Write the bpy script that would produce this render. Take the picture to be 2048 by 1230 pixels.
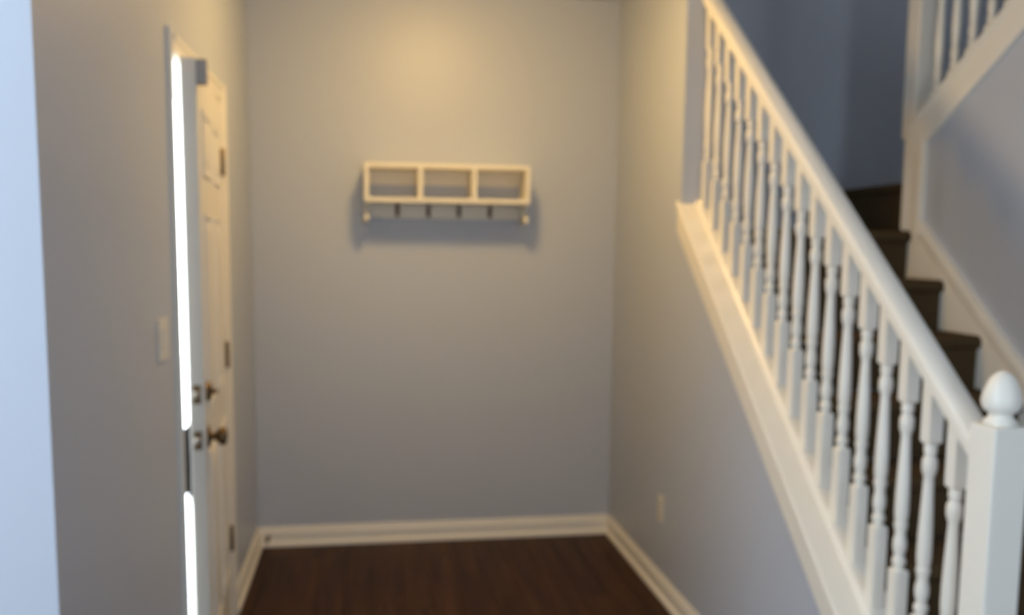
import bpy, bmesh, math, random
from mathutils import Vector, Matrix
random.seed(7)
for o in list(bpy.data.objects): bpy.data.objects.remove(o)
SC = bpy.context.scene; COL = SC.collection

# ---------------------------------------------------------------- camera
F, YAW, PIT, ROL, PY, EYE = 1812.16, .1576, .1103, .0103, 693.19, 1.5093
cy, sy, cp, sp = math.cos(YAW), math.sin(YAW), math.cos(PIT), math.sin(PIT)
fwd = Vector((sy*cp, cy*cp, -sp)); rgt = Vector((cy, -sy, 0)); upv = rgt.cross(fwd)
r2 = rgt*math.cos(ROL) + upv*math.sin(ROL); u2 = -rgt*math.sin(ROL) + upv*math.cos(ROL)
cam = bpy.data.cameras.new('camera'); camo = bpy.data.objects.new('camera', cam); COL.objects.link(camo)
m = Matrix((r2, u2, -fwd)).transposed().to_4x4(); m.translation = Vector((0, 0, EYE)); camo.matrix_world = m
cam.sensor_width = 36; cam.lens = F/2048*36; cam.shift_y = (PY-615)/2048; cam.clip_start = .02
cam.dof.use_dof = True; cam.dof.focus_distance = .5; cam.dof.aperture_fstop = 7.2   # the photo is focused too near
SC.camera = camo

# ---------------------------------------------------------------- world, light, exposure
W = bpy.data.worlds.new('World'); SC.world = W; W.use_nodes = True
bg = W.node_tree.nodes['Background']; bg.inputs[0].default_value = (.79, .91, 1.0, 1); bg.inputs[1].default_value = 15.6
SC.view_settings.view_transform = 'Standard'; SC.view_settings.look = 'None'; SC.view_settings.gamma = 1
SC.view_settings.use_curve_mapping = False; SC.view_settings.exposure = 0
SC.cycles.max_bounces = 10; SC.cycles.diffuse_bounces = 6; SC.cycles.sample_clamp_indirect = 4
SC.cycles.caustics_reflective = False; SC.cycles.caustics_refractive = False
LAMP = (.345, 3.36)          # ceiling lamp of the foyer
LAMP_W, LAMP_C = 119.0, (1.0, .63, .215)
def portal(loc, rot, w, h):
    l = bpy.data.lights.new('window_portal', 'AREA'); l.shape = 'RECTANGLE'; l.size = w; l.size_y = h; l.cycles.is_portal = True
    o = bpy.data.objects.new('window_portal', l); COL.objects.link(o); o.location = loc; o.rotation_euler = rot
portal((-2.72, -.3, 1.4), (0, -math.pi/2, 0), 1.8, 1.7)      # window_1 in the living room's left wall
portal((.6, -3.12, 1.3), (math.pi/2, 0, 0), .66, 1.9)        # window_2 behind the camera
portal((2.95, 1.08, 4.1), (math.pi/2, 0, 0), .5, .5)          # window_3 upstairs

# ---------------------------------------------------------------- helpers
def mat(name, col, rough=.5, var=.04, scale=6., bump=0., bscale=120., metal=0., spec=.5, rnd=0.):
    M = bpy.data.materials.new(name); M.use_nodes = True; nt = M.node_tree; N = nt.nodes; L = nt.links
    b = N['Principled BSDF']; b.inputs['Roughness'].default_value = rough; b.inputs['Metallic'].default_value = metal
    b.inputs['Specular IOR Level'].default_value = spec
    tc = N.new('ShaderNodeTexCoord'); nz = N.new('ShaderNodeTexNoise'); nz.inputs['Scale'].default_value = scale; nz.inputs['Detail'].default_value = 4
    L.new(tc.outputs['Object'], nz.inputs['Vector'])
    mx = N.new('ShaderNodeMix'); mx.data_type = 'RGBA'
    mx.inputs['A'].default_value = (*[c*(1-var) for c in col], 1); mx.inputs['B'].default_value = (*[min(1, c*(1+var)) for c in col], 1)
    L.new(nz.outputs['Fac'], mx.inputs['Factor']); L.new(mx.outputs['Result'], b.inputs['Base Color'])
    if bump:
        n2 = N.new('ShaderNodeTexNoise'); n2.inputs['Scale'].default_value = bscale; n2.inputs['Detail'].default_value = 3
        bp = N.new('ShaderNodeBump'); bp.inputs['Strength'].default_value = bump; bp.inputs['Distance'].default_value = .002
        L.new(tc.outputs['Object'], n2.inputs['Vector']); L.new(n2.outputs['Fac'], bp.inputs['Height']); L.new(bp.outputs['Normal'], b.inputs['Normal'])
    return M
PAINT = mat('wall_paint', (.465, .505, .59), .42, .012, 2., .12, 260.)
WHITE = mat('trim_white', (.80, .77, .705), .35, .015, 5., .03, 60.)
DOORW = mat('door_white', (.74, .715, .665), .38, .015, 5., .03, 60.)
CEIL = mat('ceiling_white', (.78, .77, .75), .9, .02, 8., .3, 90.)
CREAM = mat('shelf_cream', (.80, .76, .66), .4, .02, 8., .03, 60.)
CARPET = mat('carpet_brown', (.075, .050, .026), .95, .45, 170., 1., 420., spec=.1)
PLATE = mat('plate_white', (.68, .65, .59), .35, .01)
BRONZE = mat('aged_brass', (.16, .105, .055), .38, .2, 60., metal=.9)
NICKEL = mat('satin_nickel', (.36, .32, .27), .28, .05, 40., metal=1.)
HOOKM = mat('dark_bronze_paint', (.14, .105, .08), .6, .1, 60., spec=.2)
GREY = mat('grey_plastic', (.36, .35, .36), .5, .03)
BLACK = mat('black_iron', (.005, .005, .006), .9, .1, spec=.05)
RUBBER = mat('dark_rubber', (.05, .05, .045), .7, .1)
CONC = mat('concrete', (.62, .60, .57), .9, .12, 5., .3, 60.)
SIDING = mat('pale_siding', (.7, .68, .62), .7, .04, 4.)

def wood():
    M = bpy.data.materials.new('dark_hardwood'); M.use_nodes = True; nt = M.node_tree; N = nt.nodes; L = nt.links
    b = N['Principled BSDF']; b.inputs['Roughness'].default_value = .5; b.inputs['Specular IOR Level'].default_value = .15
    tc = N.new('ShaderNodeTexCoord'); oi = N.new('ShaderNodeObjectInfo')
    mp = N.new('ShaderNodeMapping'); mp.inputs['Scale'].default_value = (22, 1.6, 1)
    ad = N.new('ShaderNodeVectorMath'); ad.operation = 'ADD'; cb = N.new('ShaderNodeCombineXYZ'); ml = N.new('ShaderNodeMath'); ml.operation = 'MULTIPLY'; ml.inputs[1].default_value = 37
    L.new(oi.outputs['Random'], ml.inputs[0]); L.new(ml.outputs[0], cb.inputs['Y']); L.new(tc.outputs['Object'], ad.inputs[0]); L.new(cb.outputs[0], ad.inputs[1])
    L.new(ad.outputs[0], mp.inputs['Vector'])
    nz = N.new('ShaderNodeTexNoise'); nz.inputs['Scale'].default_value = 1.; nz.inputs['Detail'].default_value = 7; nz.inputs['Distortion'].default_value = .6
    L.new(mp.outputs[0], nz.inputs['Vector'])
    rp = N.new('ShaderNodeValToRGB'); e = rp.color_ramp.elements
    e[0].position = .3; e[0].color = (.024, .0095, .0045, 1); e[1].position = .72; e[1].color = (.066, .029, .0135, 1)
    L.new(nz.outputs['Fac'], rp.inputs[0])
    hs = N.new('ShaderNodeHueSaturation'); mr = N.new('ShaderNodeMapRange'); mr.inputs['To Min'].default_value = .86; mr.inputs['To Max'].default_value = 1.14
    L.new(oi.outputs['Random'], mr.inputs['Value']); L.new(mr.outputs[0], hs.inputs['Value']); L.new(rp.outputs[0], hs.inputs['Color']); L.new(hs.outputs[0], b.inputs['Base Color'])
    bp = N.new('ShaderNodeBump'); bp.inputs['Strength'].default_value = .15; bp.inputs['Distance'].default_value = .001
    L.new(nz.outputs['Fac'], bp.inputs['Height']); L.new(bp.outputs[0], b.inputs['Normal'])
    return M
WOOD = wood()
def glass():
    M = bpy.data.materials.new('window_glass'); M.use_nodes = True; nt = M.node_tree; N = nt.nodes; L = nt.links
    for n in list(N):
        if n.type != 'OUTPUT_MATERIAL': N.remove(n)
    t = N.new('ShaderNodeBsdfTransparent'); g = N.new('ShaderNodeBsdfGlossy'); g.inputs['Roughness'].default_value = .02
    mx = N.new('ShaderNodeMixShader'); mx.inputs[0].default_value = .06
    L.new(t.outputs[0], mx.inputs[1]); L.new(g.outputs[0], mx.inputs[2]); L.new(mx.outputs[0], N['Material Output'].inputs[0])
    return M
GLASS = glass()
def glow(name, col, s):
    M = bpy.data.materials.new(name); M.use_nodes = True; b = M.node_tree.nodes['Principled BSDF']
    b.inputs['Base Color'].default_value = (.9, .85, .75, 1); b.inputs['Emission Color'].default_value = (*col, 1); b.inputs['Emission Strength'].default_value = s
    return M
BULB = glow('lit_bulb', LAMP_C, LAMP_W)

def tag(o, label=None, cat=None, group=None, kind=None):
    for k, v in (('label', label), ('category', cat), ('group', group), ('kind', kind)):
        if v: o[k] = v
    return o
def obj(name, bm, material, parent=None, smooth=False):
    bmesh.ops.recalc_face_normals(bm, faces=bm.faces)
    me = bpy.data.meshes.new(name); bm.to_mesh(me); bm.free()
    for mm in (material if isinstance(material, (list, tuple)) else (material,)): me.materials.append(mm)
    o = bpy.data.objects.new(name, me); COL.objects.link(o); o.parent = parent
    if smooth:
        for p in me.polygons: p.use_smooth = True
    return o
def edge_split(o, ang=35):
    o.data.set_sharp_from_angle(angle=math.radians(ang))
def empty(name, loc, label, cat, group=None):
    o = bpy.data.objects.new(name, None); COL.objects.link(o); o.location = loc; o.empty_display_size = .1
    return tag(o, label, cat, group)
def struct(o, label, cat): return tag(o, label, cat, kind='structure')
def box(bm, x0, x1, y0, y1, z0, z1, bev=0., seg=1):
    t = bmesh.new(); bmesh.ops.create_cube(t, size=1)
    for v in t.verts: v.co = Vector(((x0+x1)/2+v.co.x*(x1-x0), (y0+y1)/2+v.co.y*(y1-y0), (z0+z1)/2+v.co.z*(z1-z0)))
    if bev: bmesh.ops.bevel(t, geom=t.edges[:], offset=bev, segments=seg, affect='EDGES', profile=.5)
    add(bm, t); return bm
def add(bm, t):
    me = bpy.data.meshes.new('t'); t.to_mesh(me); t.free(); bm.from_mesh(me); bpy.data.meshes.remove(me)
def B(*a, **k): return box(bmesh.new(), *a, **k)
def prism(bm, pts, axis, a, b):
    """extrude a polygon along an axis: 'X' pts=(y,z), 'Y' pts=(x,z), 'Z' pts=(x,y)"""
    f = {'X': lambda p, t: (t, p[0], p[1]), 'Y': lambda p, t: (p[0], t, p[1]), 'Z': lambda p, t: (p[0], p[1], t)}[axis]
    A = [bm.verts.new(f(p, a)) for p in pts]; Bv = [bm.verts.new(f(p, b)) for p in pts]; n = len(pts)
    bm.faces.new(A); bm.faces.new(Bv[::-1])
    for i in range(n): bm.faces.new((A[i], Bv[i], Bv[(i+1) % n], A[(i+1) % n]))
    return bm
def sweep(bm, prof, p0, p1):
    """profile (x, z) swept from p0 to p1 (both (y, z) anchors): a raking or level moulding along Y"""
    A = [bm.verts.new((x, p0[0], p0[1]+z)) for x, z in prof]; Bv = [bm.verts.new((x, p1[0], p1[1]+z)) for x, z in prof]; n = len(prof)
    bm.faces.new(A); bm.faces.new(Bv[::-1])
    for i in range(n): bm.faces.new((A[i], Bv[i], Bv[(i+1) % n], A[(i+1) % n]))
    return bm
def lathe(bm, prof, c=(0, 0), seg=20, axis='Z'):
    """prof: (radius, t) pairs along the axis"""
    rings = []
    for r, t in prof:
        ring = []
        for i in range(seg):
            a = 2*math.pi*i/seg; u, v = r*math.cos(a), r*math.sin(a)
            co = {'Z': (c[0]+u, c[1]+v, t), 'X': (t, c[0]+u, c[1]+v), 'Y': (c[0]+u, t, c[1]+v)}[axis]
            ring.append(bm.verts.new(co))
        rings.append(ring)
    for a, b in zip(rings, rings[1:]):
        for i in range(seg): bm.faces.new((a[i], a[(i+1) % seg], b[(i+1) % seg], b[i]))
    bm.faces.new(rings[0][::-1]); bm.faces.new(rings[-1])
    return bm
def bevel_mod(o, w, seg=2):
    md = o.modifiers.new('bevel', 'BEVEL'); md.width = w; md.segments = seg; md.limit_method = 'ANGLE'; md.angle_limit = .6

# ---------------------------------------------------------------- layout (metres; camera above the origin, +Y into the foyer)
XL, XR, YB, YN = -.5528, 1.2516, 4.5464, 1.6708      # door wall, stair wall, back wall, near end of the door wall
XR2 = 1.39                                           # stair side of the wall beside the stairs
H = 2.73                                             # ceiling
YE = 3.55                                            # end of the full-height wall beside the stairs
XS, XS2, XF = 2.272, 2.387, 3.40                     # wall under the upper flight, far wall of the stairwell
HT = 5.3
D0, D1, DH = 2.765, 3.645, 2.05                      # front door opening
RISE, RUN = .199, .243
RX0, RY0 = -2.6, -3.0

# ---------------------------------------------------------------- floor
bm = bmesh.new(); box(bm, RX0, XF, RY0, YN+.14, -.12, -.012); box(bm, XL-.14, XF, YN+.14, YB+.14, -.12, -.012)
fl = obj('floor', bm, WOOD)
struct(fl, 'dark brown hardwood plank floor of the foyer', 'floor')
PW = .127; rows = int((1.44+.62)/PW)+1
for r in range(rows):
    x0 = -.62 + r*PW
    y = -.1 - random.random()*1.1
    while y < YB:
        ln = random.choice((.9, 1.22, 1.22, .61)); a, b = max(y, -.1), min(y+ln, YB+.0)
        if b-a > .03:
            bm = bmesh.new(); g = .0006; c = .0012
            X0, X1, Y0, Y1 = x0+g, min(x0+PW-g, 1.44), a+g, b-g
            lo = [bm.verts.new(p) for p in ((X0, Y0, -.012), (X1, Y0, -.012), (X1, Y1, -.012), (X0, Y1, -.012))]
            mi = [bm.verts.new(p) for p in ((X0, Y0, -c), (X1, Y0, -c), (X1, Y1, -c), (X0, Y1, -c))]
            hi = [bm.verts.new(p) for p in ((X0+c, Y0+c, 0), (X1-c, Y0+c, 0), (X1-c, Y1-c, 0), (X0+c, Y1-c, 0))]
            bm.faces.new(hi)
            for q in ((lo, mi), (mi, hi)):
                for i in range(4): bm.faces.new((q[0][i], q[0][(i+1) % 4], q[1][(i+1) % 4], q[1][i]))
            obj('floor_plank', bm, WOOD, fl)
        y += ln
# the rest of the living-room floor, same boards out of sight
bm = bmesh.new(); box(bm, RX0, XS, RY0, -.1, -.012, 0); box(bm, RX0, -.62, -.1, YN, -.012, 0); box(bm, 1.44, XS, -.1, 1.84, -.012, 0)
o = obj('floor_boards', bm, WOOD, fl); o['kind'] = 'stuff'

# ---------------------------------------------------------------- walls
bm = bmesh.new()
T = .14
box(bm, XL-T, XL, YN, D0, 0, H); box(bm, XL-T, XL, D1, YB, 0, H); box(bm, XL-T, XL, D0, D1, DH, H)
struct(obj('wall_left', bm, PAINT), 'pale blue grey wall with the front door in it', 'wall')
struct(obj('wall_near', B(RX0, XL-T, YN, YN+T, 0, H), PAINT), 'pale wall turning left from the near end of the door wall', 'wall')
struct(obj('wall_back', B(XL-T, XF+.1, YB, YB+.14, 0, HT), PAINT), 'pale blue grey back wall of the foyer carrying the white shelf', 'wall')
CAPZ = lambda y: 1.062 + .835*(y-2.8)                # top of the sloping cap on the knee wall
bm = bmesh.new()
prism(bm, [(1.72, 0), (YB, 0), (YB, H), (YE, H), (YE, CAPZ(YE)-.03), (1.72, max(.05, CAPZ(1.72)-.03))], 'X', XR, XR2)
struct(obj('wall_center', bm, PAINT), 'pale wall beside the stairs, sloping knee wall below the railing', 'wall')
RZB = lambda y: 2.115 + .62*(3.2-y); RZT = lambda y: 2.268 + .62*(3.2-y)   # raking trim of the upper flight
bm = bmesh.new()
prism(bm, [(1.2, 0), (3.61, 0), (3.61, RZB(3.61)+.03), (1.2, RZB(1.2)+.03)], 'X', XS, XS2)
struct(obj('wall_stair', bm, PAINT), 'grey wall under the upper stair flight', 'wall')
struct(obj('wall_right', B(XS, XS2, RY0, 1.2, 0, H), PAINT), 'pale right wall of the living room', 'wall')
struct(obj('wall_far_right', B(XF, XF+.1, 1.1, YB, 0, HT), PAINT), 'dim far wall behind the upper stair railing', 'wall')
bm = bmesh.new(); box(bm, XR, XR2, 1.2, YB, H, HT); struct(obj('wall_upper_left', bm, PAINT), 'upper stairwell wall above the foyer ceiling', 'wall')
def wall_window(name, label, axis, at, th, a0, a1, z0, z1, w0, w1, v0, v1):
    """a wall slab with one opening (a along the wall, z up)"""
    bm = bmesh.new()
    def bb(p0, p1, q0, q1):
        if axis == 'Y': box(bm, p0, p1, at, at+th, q0, q1)
        else: box(bm, at, at+th, p0, p1, q0, q1)
    bb(a0, w0, z0, z1); bb(w1, a1, z0, z1); bb(w0, w1, z0, v0); bb(w0, w1, v1, z1)
    struct(obj(name, bm, PAINT), label, 'wall')
def window(name, label, axis, at, th, w0, w1, v0, v1):
    e = .05
    def mk(nm, ma, par, *boxes):
        bm = bmesh.new()
        for (p0, p1, q0, q1, d0, d1) in boxes:
            if axis == 'Y': box(bm, p0, p1, at+d0, at+d1, q0, q1)
            else: box(bm, at+d0, at+d1, p0, p1, q0, q1)
        return obj(nm, bm, ma, par)
    c = (v0+v1)/2
    f = mk(name, WHITE, None, (w0, w0+e, v0, v1, .03, .10), (w1-e, w1, v0, v1, .03, .10), (w0+e, w1-e, v0, v0+e, .03, .10), (w0+e, w1-e, v1-e, v1, .03, .10), (w0+e, w1-e, c-.025, c+.025, .04, .09))
    struct(f, label, 'window')
    mk('pane', GLASS, f, (w0+e, w1-e, v0+e, c-.025, .06, .064)); mk('pane', GLASS, f, (w0+e, w1-e, c+.025, v1-e, .06, .064))
wall_window('wall_living_left', 'left wall of the living room with a tall window', 'X', RX0-.14, .14, RY0, YN+T, 0, H, -1.15, .55, .5, 2.3)
window('window_1', 'tall white sash window in the living room left wall', 'X', RX0-.14, .14, -1.15, .55, .5, 2.3)
wall_window('wall_front', 'living room wall behind the viewer', 'Y', RY0-.14, .14, RX0, XS2, 0, H, .27, .93, .4, 2.2)
window('window_2', 'narrow white sash window in the wall behind the viewer', 'Y', RY0-.14, .14, .27, .93, .4, 2.2)
wall_window('wall_upper_front', 'upper hall wall with a small window', 'Y', 1.1, .1, XR2, XF, H+.3, HT, 2.7, 3.2, 3.85, 4.35)
window('window_3', 'small white sash window of the upper hall', 'Y', 1.1, .1, 2.7, 3.2, 3.85, 4.35)

# ---------------------------------------------------------------- ceilings
bm = bmesh.new(); box(bm, RX0, XF, RY0, 1.2, H, H+.3); box(bm, XL-T, XR, 1.2, YB, H, H+.3)
struct(obj('ceiling', bm, CEIL), 'white ceiling over foyer and living room', 'ceiling')
struct(obj('ceiling_upper', B(XR, XF+.1, 1.1, YB+.14, HT, HT+.1), CEIL), 'white ceiling high above the stairwell', 'ceiling')

# ---------------------------------------------------------------- baseboards
BH = .100
PB = [(0, 0), (.022, 0), (.022, .014), (.017, .022), (.012, .026), (.012, .070), (.010, .078), (.006, .084), (.006, .094), (.003, BH), (0, BH)]
def base_y(name, x, s, y0, y1, label):
    o = obj(name, sweep(bmesh.new(), [(x+s*a, z) for a, z in PB], (y0, 0), (y1, 0)), WHITE); struct(o, label, 'baseboard')
def base_x(name, y, x0, x1, label):
    bm = bmesh.new(); prism(bm, PB, 'X', x0, x1)
    for v in bm.verts: v.co.y = y - v.co.y
    struct(obj(name, bm, WHITE), label, 'baseboard')
base_x('baseboard_back', YB, XL+.012, XR-.012, 'white baseboard along the foot of the back wall')
base_y('baseboard_left', XL, 1, D1+.065, YB, 'short white baseboard between the front door and the back corner')
base_y('baseboard_near', XL, 1, YN, D0-.065, 'white baseboard on the near side of the front door')
base_y('baseboard_right', XR, -1, 1.80, YB, 'white baseboard along the foot of the knee wall')
o = empty('door_stop', (XL+.05, YB-.012, .052), 'small dark door stop on the baseboard in the left back corner', 'door stop')
lathe_bm = lathe(bmesh.new(), [(.009, 0), (.009, -.004), (.005, -.006), (.005, -.05), (.007, -.052)], seg=12, axis='Y'); obj('rod', lathe_bm, BRONZE, o, True)
obj('tip', lathe(bmesh.new(), [(.007, -.052), (.010, -.054), (.010, -.066), (.006, -.07)], seg=12, axis='Y'), RUBBER, o, True)

# ---------------------------------------------------------------- front door: frame, casing, leaf and hardware
bm = bmesh.new(); J = .012
box(bm, XL-T-.01, XL+.001, D0-.012, D0+J, 0, DH); box(bm, XL-T-.01, XL+.001, D1-J, D1+.012, 0, DH); box(bm, XL-T-.01, XL+.001, D0+J, D1-J, DH-J, DH+.012)
box(bm, XL-.10, XL-.055, D0+J, D0+J+.012, 0, DH-J); box(bm, XL-.10, XL-.055, D1-J-.012, D1-J, 0, DH-J)
struct(obj('trim_1', bm, WHITE), 'white jamb lining the front door opening', 'door frame')
CW = .058
def casing_prof(w): return [(0, 0), (.013, 0), (.017, .006), (.017, .016), (.012, .022), (.010, w-.01), (.007, w), (0, w)]
bm = bmesh.new()
prism(bm, [(XL+a, D0+.004-(CW-t)) for a, t in casing_prof(CW)], 'Z', 0, DH+CW)
prism(bm, [(XL+a, D1-.004+(CW-t)) for a, t in casing_prof(CW)], 'Z', 0, DH+CW)
prism(bm, [(XL+a, DH-.004+(CW-t)) for a, t in casing_prof(CW)], 'Y', D0+.004, D1-.004)
struct(obj('trim_2', bm, DOORW), 'white moulded casing around the front door', 'door casing')
struct(obj('trim_3', B(XL-T-.05, XL, D0, D1, -.012, .014, bev=.004), NICKEL), 'metal threshold under the front door', 'threshold')

LW, LT, LH, Z0 = D1-D0-2*J-.006, .044, DH-J-.018, .018
door = obj('door_1', B(-LT, 0, -.003-LW, -.003, Z0, Z0+LH, bev=.0015), DOORW)
struct(door, 'white six panel front door standing ajar', 'door')
door.location = (XL+.002, D1-J, 0); door.rotation_euler.z = math.radians(4.4)
def raised_panel(y0, y1, z0, z1):
    bm = bmesh.new()
    def ring(pts):
        rs = [[bm.verts.new((x, *p)) for p in ((y0+i, z0+i), (y1-i, z0+i), (y1-i, z1-i), (y0+i, z1-i))] for i, x in pts]
        for a, b in zip(rs, rs[1:]):
            for k in range(4): bm.faces.new((a[k], a[(k+1) % 4], b[(k+1) % 4], b[k]))
        bm.faces.new(rs[-1])
    ring([(0, -.001), (.004, .006), (.012, .006), (.020, .0005), (.030, .0005), (.055, .006)])
    return obj('panel', bm, DOORW, door)
m0 = .11; pw = (LW-3*m0)/2
for c in range(2):
    y1 = -.003-m0-c*(pw+m0); y0 = y1-pw
    for z0, z1 in ((.25, .86), (1.00, 1.60), (1.71, 1.91)): raised_panel(y0, y1, z0, z1)
yk = -.003-LW+.060
k = obj('knob', lathe(bmesh.new(), [(.033, 0), (.033, .004), (.028, .008), (.013, .010), (.012, .022), (.017, .027), (.026, .034), (.029, .045), (.026, .054), (.014, .058)], (yk, .92), 24, 'X'), BRONZE, door, True); k['label'] = 'aged brass door knob'
hx = -LT; bm = bmesh.new(); box(bm, hx-.006, hx, yk-.022, yk+.022, .715, .975, bev=.003)
hp = [(hx-.004, .945), (hx-.012, .940), (hx-.019, .925), (hx-.022, .900), (hx-.022, .790), (hx-.019, .765), (hx-.012, .750), (hx-.004, .745)]
for (p, q), (r, t) in zip(hp, hp[1:]):               # grip bar, square in section all the way round
    n_ = Vector((t-q, 0, p-r)).normalized()*.013
    prism(bm, [(p+n_.x, q+n_.z), (r+n_.x, t+n_.z), (r-n_.x, t-n_.z), (p-n_.x, q-n_.z)], 'Y', yk-.013, yk+.013)
k = obj('pull_handle', bm, BLACK, door); k['label'] = 'dark outside pull handle seen through the gap'
d = obj('deadbolt', lathe(bmesh.new(), [(.031, 0), (.031, .005), (.024, .014), (.010, .016), (.010, .022)], (yk, 1.06), 24, 'X'), BRONZE, door, True); d['label'] = 'aged brass deadbolt with thumb turn'
obj('thumb_turn', B(.018, .034, yk-.018, yk+.018, 1.055, 1.065, bev=.003), BRONZE, d)
def plate(z, h, bright):
    p = obj('latch_plate', B(-LT/2-.0125, -LT/2+.0125, -.003-LW-.0015, -.003-LW+.002, z-h/2, z+h/2, bev=.0008), BRONZE, door)
    obj('latch_bolt', lathe(bmesh.new(), [(.011, -.003-LW), (.011, -.003-LW-.010), (.007, -.003-LW-.013)], (-LT/2, z), 14, 'Y'), NICKEL, p, True)
plate(.92, .057, 1); plate(1.06, .057, 0)
obj('alarm_sensor', B(0, .030, -.003-LW+.004, -.003-LW+.034, 1.965, 2.036, bev=.003), GREY, door)['label'] = 'small grey plastic sensor block'
for z in (1.815, 1.079, .342):
    h = obj('hinge', lathe(bmesh.new(), [(.0045, z-.052), (.007, z-.050), (.007, z+.050), (.0045, z+.052)], (.007, .002), 12), BRONZE, door, True)
    obj('hinge_leaf', B(0, .002, -.030, -.001, z-.05, z+.05), BRONZE, h)
    obj('hinge_leaf', B(.000, .012, .003, .006, z-.05, z+.05), BRONZE, h)

# ---------------------------------------------------------------- outdoors beyond the door
g = obj('ground', B(-9, XL-T, YN+T, 14, -.25, -.15), CONC); struct(g, 'pale concrete outside the front door', 'ground')
g = obj('porch_slab', B(-2.4, XL-T, 2.3, 4.7, -.15, -.012, bev=.01), CONC); struct(g, 'pale concrete porch step outside the front door', 'porch')

# ---------------------------------------------------------------- wall plates
sw = obj('switch_plate', B(XL, XL+.006, 2.497, 2.613, 1.192, 1.306, bev=.0025, seg=2), PLATE)
tag(sw, 'cream double light switch plate on the wall beside the front door', 'light switch')
for y in (2.532, 2.578):
    r = obj('rocker', B(XL+.004, XL+.009, y-.0165, y+.0165, 1.216, 1.282, bev=.0015), PLATE, sw)
    for z in (1.204, 1.294): obj('screw', lathe(bmesh.new(), [(.003, XL+.005), (.003, XL+.0068), (.001, XL+.007)], (y, z), 10, 'X'), PLATE, sw)
ol = obj('outlet_plate', B(XR-.006, XR, 3.650, 3.724, .322, .438, bev=.0025, seg=2), PLATE)
tag(ol, 'white power outlet plate low on the wall beside the stairs', 'outlet')
for z in (.361, .399):
    r = obj('socket', lathe(bmesh.new(), [(.016, XR-.005), (.016, XR-.008), (.014, XR-.0085)], (3.687, z), 20, 'X'), PLATE, ol)
    for dy in (-.006, .006): obj('slot', B(XR-.0088, XR-.0084, 3.687+dy-.001, 3.687+dy+.001, z-.004, z+.006), RUBBER, r)

# ---------------------------------------------------------------- coat shelf on the back wall
SX0, SX1, SZ0, SZ1, SD = -.0163, .772, 1.7112, 1.8925, .200
YF = YB-SD; th = .021
sh = empty('coat_shelf', ((SX0+SX1)/2, YB, SZ0), 'cream wall shelf with three cubbies and coat hooks', 'shelf')
inv = Vector((-(SX0+SX1)/2, -YB, -SZ0))
def sobj(name, bm, ma, par=None, smooth=False):
    bmesh.ops.translate(bm, verts=bm.verts, vec=inv); return obj(name, bm, ma, par or sh, smooth)
sobj('top_board', B(SX0, SX1, YF, YB, SZ1-th, SZ1, bev=.0015), CREAM)
sobj('bottom_board', B(SX0, SX1, YF, YB, SZ0, SZ0+th, bev=.0015), CREAM)
for x in (SX0, SX1-th): sobj('side_panel', B(x, x+th, YF+.0008, YB, SZ0+th, SZ1-th, bev=.001), CREAM)
for x in (.2467, .5027): sobj('divider', B(x-th/2, x+th/2, YF+.0008, YB, SZ0+th, SZ1-th, bev=.001), CREAM)
for x0, x1 in ((SX0+th, .2467-th/2), (.2467+th/2, .5027-th/2), (.5027+th/2, SX1-th)):
    sobj('back_rail', B(x0, x1, YB-.012, YB, 1.803, SZ1-th), CREAM)
hr = sobj('hook_rail', B(SX0+.019, SX1-.019, YB-.016, YB, 1.640, SZ0, bev=.0015), CREAM)
prof = [(0, SZ0), (-.150, SZ0), (-.150, SZ0-.004)]
for i in range(9):                                   # concave sweep under the shelf, round nose at its foot
    a = math.pi*i/8; prof.append((-.125+.035*math.sin(a)-.025*math.cos(a)*(1-i/8), SZ0-.029+.025*math.cos(a)))
for i in range(9):
    a = math.pi*i/8; prof.append((-.128-.020*math.sin(a), SZ0-.076+.020*math.cos(a)))
prof.append((0, SZ0-.096))
for x in (SX0, SX1-th+.002): sobj('bracket', prism(bmesh.new(), [(YB+a, z) for a, z in prof], 'X', x, x+.019), CREAM)
for x in (.143, .295, .446, .601):
    bm = bmesh.new(); box(bm, x-.010, x+.010, YB-.019, YB-.016, 1.650, 1.702, bev=.001)
    for pts in ([(-.017, 1.692), (-.035, 1.690), (-.050, 1.698), (-.055, 1.708)], [(-.017, 1.662), (-.030, 1.652), (-.042, 1.650), (-.048, 1.660)]):
        for (a, z), (b, w) in zip(pts, pts[1:]):
            prism(bm, [(YB+a, z-.003), (YB+b, w-.003), (YB+b, w+.003), (YB+a, z+.003)], 'X', x-.004, x+.004)
    sobj('hook', bm, HOOKM)['label'] = 'dark metal double coat hook'

# ---------------------------------------------------------------- knee wall trim
S = .835; y0, y1 = 1.78, YE+.012
bm = bmesh.new()
sweep(bm, [(XR, -.125), (XR-.010, -.125), (XR-.012, -.115), (XR-.012, -.05), (XR-.015, -.04), (XR-.015, -.024), (XR, -.024)], (y0, CAPZ(y0)), (y1, CAPZ(y1)))
struct(obj('trim_4', bm, WHITE), 'white apron board below the sloping cap of the knee wall', 'trim')
bm = bmesh.new()
sweep(bm, [(XR-.006, -.024), (XR-.018, -.020), (XR-.021, -.010), (XR-.018, -.002), (XR-.010, 0), (XR2+.010, 0), (XR2+.016, -.010), (XR2+.012, -.024)], (y0, CAPZ(y0)), (YE-.001, CAPZ(YE-.001)))
sweep(bm, [(XR-.001, -.024), (XR-.018, -.020), (XR-.021, -.010), (XR-.018, -.002), (XR-.010, 0), (XR-.001, 0)], (YE-.001, CAPZ(YE-.001)), (y1, CAPZ(y1)))
struct(obj('trim_5', bm, WHITE), 'white sloping cap on top of the knee wall', 'trim')

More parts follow.
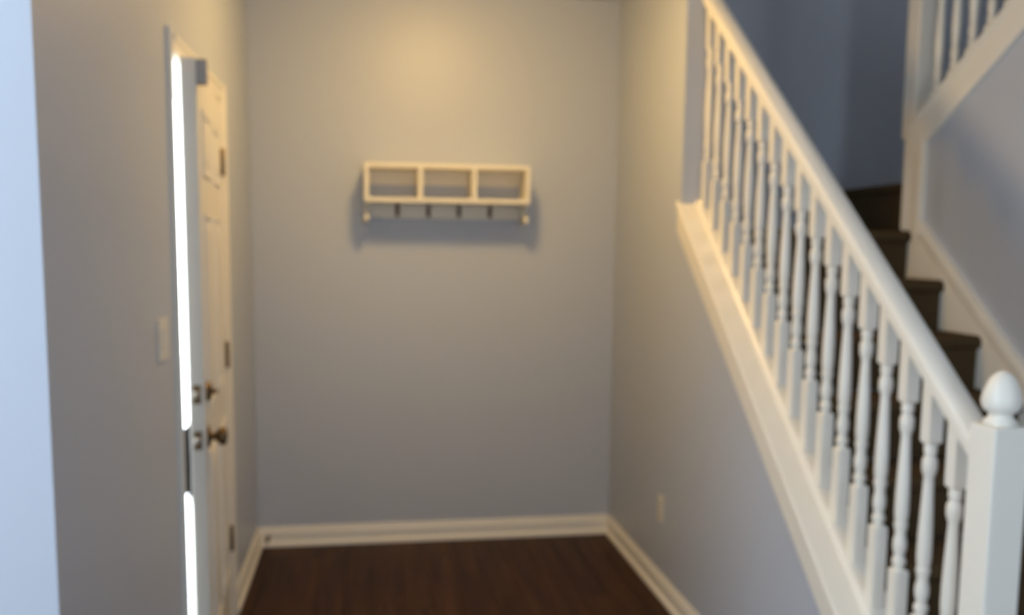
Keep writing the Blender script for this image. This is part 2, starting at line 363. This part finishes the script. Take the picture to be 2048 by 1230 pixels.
# ---------------------------------------------------------------- balusters, newels, rails
XB = 1.345; HB = .0178                               # baluster axis and half width
TURN = [(0, .0115), (.010, .0118), (.014, .0155), (.026, .0155), (.031, .0118), (.040, .0118), (.052, .0150), (.064, .0157), (.076, .0150), (.088, .0122), (.10, .0125),
        (.112, .0155), (.120, .0155), (.124, .0130), (.132, .0150), (.150, .0162), (.20, .0158), (.26, .0140), (.31, .0120), (.335, .0110), (.345, .0108), (.352, .0125),
        (.362, .0158), (.378, .0165), (.390, .0155), (.396, .0118), (.402, .0118), (.406, .0140), (.422, .0140), (.428, .0115)]
TL = .428
def baluster_mesh(zb, zl, zu, zt):
    """foot, top of lower block, bottom of upper block, top (z); turned part scaled between the blocks"""
    bm = bmesh.new()
    def block(a, b, ca, cb):
        c = .006; rs = []
        lv = [(a, HB-.004)] + [(a+c, HB)] if ca else [(a, HB)]
        lv += [(b-c, HB), (b, HB-.004)] if cb else [(b, HB)]
        for z, w in lv: rs.append([bm.verts.new(p) for p in ((-w, -w, z), (w, -w, z), (w, w, z), (-w, w, z))])
        bm.faces.new(rs[0][::-1]); bm.faces.new(rs[-1])
        for p, q in zip(rs, rs[1:]):
            for i in range(4): bm.faces.new((p[i], p[(i+1) % 4], q[(i+1) % 4], q[i]))
    block(zb, zl, False, True); block(zu, zt, True, False)
    s = (zu-zl+.002)/TL
    lathe(bm, [(r*1.11, zl-.001+t*s) for t, r in TURN], seg=16)
    return bm
LOW = lambda y: 1.7134 + .808*(y-3.3378); UPB = lambda y: 1.207 + .808*(y-2.175)
RL = lambda y: 2.5176 + .808*(y-3.605)               # underside of the handrail
SHOE = .020
rail = empty('stair_railing', (XB, 1.74, 0), 'white stair railing with turned balusters and a round finial newel', 'stair railing')
def ch(o, par):                                      # keep world coordinates under an Empty
    o.parent = par; o.matrix_parent_inverse = par.matrix_world.inverted(); return o
bpy.context.view_layer.update()
for i in range(17):
    y = 1.870+.103*i
    o = obj('baluster', baluster_mesh(CAPZ(y)-.006, LOW(y), UPB(y), RL(y)+.026), WHITE)
    o.location = (XB, y, 0)
    for p in o.data.polygons: p.use_smooth = True
    edge_split(o, 30); ch(o, rail)
NX, NY, NW = 1.3036, 1.6967, .0838
bm = B(NX, NX+NW, NY, NY+NW, 0, 1.137, bev=.004, seg=2)
newel = ch(obj('newel_post', bm, WHITE), rail)
nc = (NX+NW/2, NY+NW/2)
fin = obj('finial', lathe(bmesh.new(), [(.030, 1.136), (.034, 1.140), (.034, 1.145), (.026, 1.153), (.0235, 1.158), (.026, 1.164), (.034, 1.168), (.0385, 1.176), (.0405, 1.188), (.0385, 1.204), (.033, 1.222), (.025, 1.238), (.015, 1.249), (.006, 1.254)], nc, 28), WHITE, newel, True)
fin.parent = newel; fin['label'] = 'egg shaped white finial'
HR = [(-.025, -.006), (-.025, .008), (-.028, .011), (-.033, .013), (-.0355, .019), (-.036, .032), (-.034, .043), (-.028, .052), (-.018, .057), (-.006, .0595)]
HR += [(-x, z) for x, z in HR[::-1]]
ya, yb = NY+NW-.002, YE+.0
o = obj('handrail', sweep(bmesh.new(), [(XB+x, z) for x, z in HR], (ya, RL(ya)), (yb, RL(yb))), WHITE, None, True); edge_split(o, 25); ch(o, rail)
o = obj('shoe_rail', sweep(bmesh.new(), [(XB-.036, 0), (XB-.034, .012), (XB-.026, SHOE), (XB+.026, SHOE), (XB+.034, .012), (XB+.036, 0)], (NY+NW-.002, CAPZ(NY+NW-.002)), (YE-.002, CAPZ(YE-.002))), WHITE); ch(o, rail)

# ---------------------------------------------------------------- lower stair flight and landing
st = empty('staircase', (1.83, 1.84, 0), 'brown carpeted stairs climbing beside the white railing', 'stairs')
def step(name, k, y_nose, depth, z0):
    z = RISE*k; n = .024; r = .026; y_nose -= .004; yr = y_nose+n
    pr = [(yr, z0), (yr, z-2*r)]
    for i in range(9):
        a = -math.pi/2 - math.pi*i/8
        pr.append((y_nose+r+math.cos(a)*r, z-r+math.sin(a)*r))
    pr += [(y_nose+depth+.02, z), (y_nose+depth+.02, z0)]
    bm = prism(bmesh.new(), pr, 'X', XR2+.002, XS-.0142)
    o = obj(name, bm, CARPET); bevel_mod(o, .013, 3); return ch(o, st)
bpy.context.view_layer.update()
for k in range(1, 8): step('carpeted_step', k, 3.535-RUN*(8-k), RUN, RISE*(k-1))
step('landing', 8, 3.535, YB-3.535-.025, RISE*7)
# the next riser turns right at the end of the under-stair wall
pr = [(2.292, 1.592), (2.292, 1.757)]
for i in range(9):
    a = -math.pi/2-math.pi*i/8; pr.append((2.272+.021+math.cos(a)*.021, 1.80-.021+math.sin(a)*.021))
pr += [(XF-.002, 1.80), (XF-.002, 1.592)]
o = obj('upper_landing', prism(bmesh.new(), pr, 'Y', 3.63, YB-.004), CARPET); bevel_mod(o, .009, 2); ch(o, st)
for k in range(1, 8):
    yk_ = 3.62-RUN*(k-1)
    o = obj('carpeted_step', B(XS2+.022, XF-.002, yk_-RUN, yk_, 1.80+RISE*(k-1)-.05, 1.80+RISE*k, bev=.012, seg=2), CARPET); ch(o, st)

# skirt board on the right of the lower flight, its moulding, and the boards round the wall end
SKT = lambda y: 1.470+.80*(y-3.27)
bm = bmesh.new(); prism(bm, [(1.75, max(0, SKT(1.75)-.4)), (3.473, SKT(3.473)-.4), (3.473, SKT(3.473)-.02), (1.75, SKT(1.75)-.02)], 'X', XS-.014, XS)
prism(bm, [(3.473, SKT(3.473)-.3), (3.610, SKT(3.473)-.3), (3.610, 1.985), (3.473, 1.985)], 'X', XS-.014, XS)
struct(obj('trim_6', bm, WHITE), 'white skirt board along the right side of the stairs', 'trim')
bm = bmesh.new()
sweep(bm, [(XS, -.065), (XS-.020, -.065), (XS-.024, -.050), (XS-.024, -.02), (XS-.020, 0), (XS, 0)], (1.75, SKT(1.75)), (3.4728, SKT(3.4728)))
prism(bm, [(XS, 3.473), (XS-.020, 3.475), (XS-.024, 3.485), (XS-.024, 3.510), (XS-.018, 3.518), (XS, 3.518)], 'Z', SKT(3.473)-.065, 1.985)
prism(bm, [(XS, 3.565), (XS-.014, 3.567), (XS-.017, 3.573), (XS-.017, 3.612), (XS-.014, 3.614), (XS2, 3.628), (XS2, 3.615), (XS, 3.612)], 'Z', 1.60, 1.985)
struct(obj('trim_7', bm, WHITE), 'white moulding edging the skirt board and wall end', 'trim')
bm = bmesh.new()
for a, b in ((3.575, 1.25),):
    sweep(bm, [(XS, RZB(0)), (XS-.018, RZB(0)), (XS-.022, RZB(0)+.02), (XS-.022, RZT(0)-.03), (XS-.030, RZT(0)-.024), (XS-.030, RZT(0)), (XS2+.02, RZT(0)), (XS2+.02, RZT(0)-.024), (XS, RZT(0)-.024)], (a, -.62*a), (b, -.62*b))
struct(obj('trim_8', bm, WHITE), 'white raking trim and cap below the upper stair railing', 'trim')
XU = 2.318
ur = empty('stair_railing', (XU, 3.62, 1.98), 'upper white stair railing at the top right, above the grey wall', 'stair railing')
bpy.context.view_layer.update()
o = obj('newel_post', B(2.272, 2.352, 3.58, 3.672, 1.985, 3.15, bev=.004, seg=2), WHITE); ch(o, ur)
for i in range(9):
    y = 3.505-.104*i; z = RZT(y)
    o = obj('baluster', baluster_mesh(z-.02, z+.085, z+.085+.44, z+.76), WHITE); o.location = (XU, y, 0)
    for p in o.data.polygons: p.use_smooth = True
    edge_split(o, 30); ch(o, ur)
o = obj('handrail', sweep(bmesh.new(), [(XU+x, z) for x, z in HR], (3.582, RZT(3.582)+.74), (2.3, RZT(2.3)+.74)), WHITE, None, True); edge_split(o, 25); ch(o, ur)

# ---------------------------------------------------------------- foyer ceiling lamp (just above the frame)
lp = empty('ceiling_light', (*LAMP, H), 'round frosted glass ceiling lamp just above the view', 'ceiling light')
obj('canopy', lathe(bmesh.new(), [(.10, 0), (.150, -.001), (.155, -.010), (.150, -.018), (.142, -.020)], seg=40), BRONZE, lp, True)
bowl = [(.140*math.cos(a*math.pi/24), -.018-.085*math.sin(a*math.pi/24)) for a in range(0, 12)] + [(.006, -.103)]
obj('glass_bowl', lathe(bmesh.new(), bowl, seg=40), BULB, lp, True)
obj('finial', lathe(bmesh.new(), [(.010, -.1025), (.011, -.108), (.006, -.114), (.007, -.119), (.003, -.123)], seg=14), BRONZE, lp, True)
ul = empty('ceiling_light', (2.7, 3.9, HT), 'added dim warm fill lamp, unseen, high in the stairwell', 'ceiling light')  # added lamp out of view, warms and lifts the bluish stairwell wall
obj('canopy', lathe(bmesh.new(), [(.10, 0), (.150, -.001), (.155, -.010), (.150, -.018), (.142, -.020)], seg=40), BRONZE, ul, True)
obj('glass_bowl', lathe(bmesh.new(), bowl, seg=40), glow('added_fill_bowl', (1., .78, .5), 32.), ul, True)
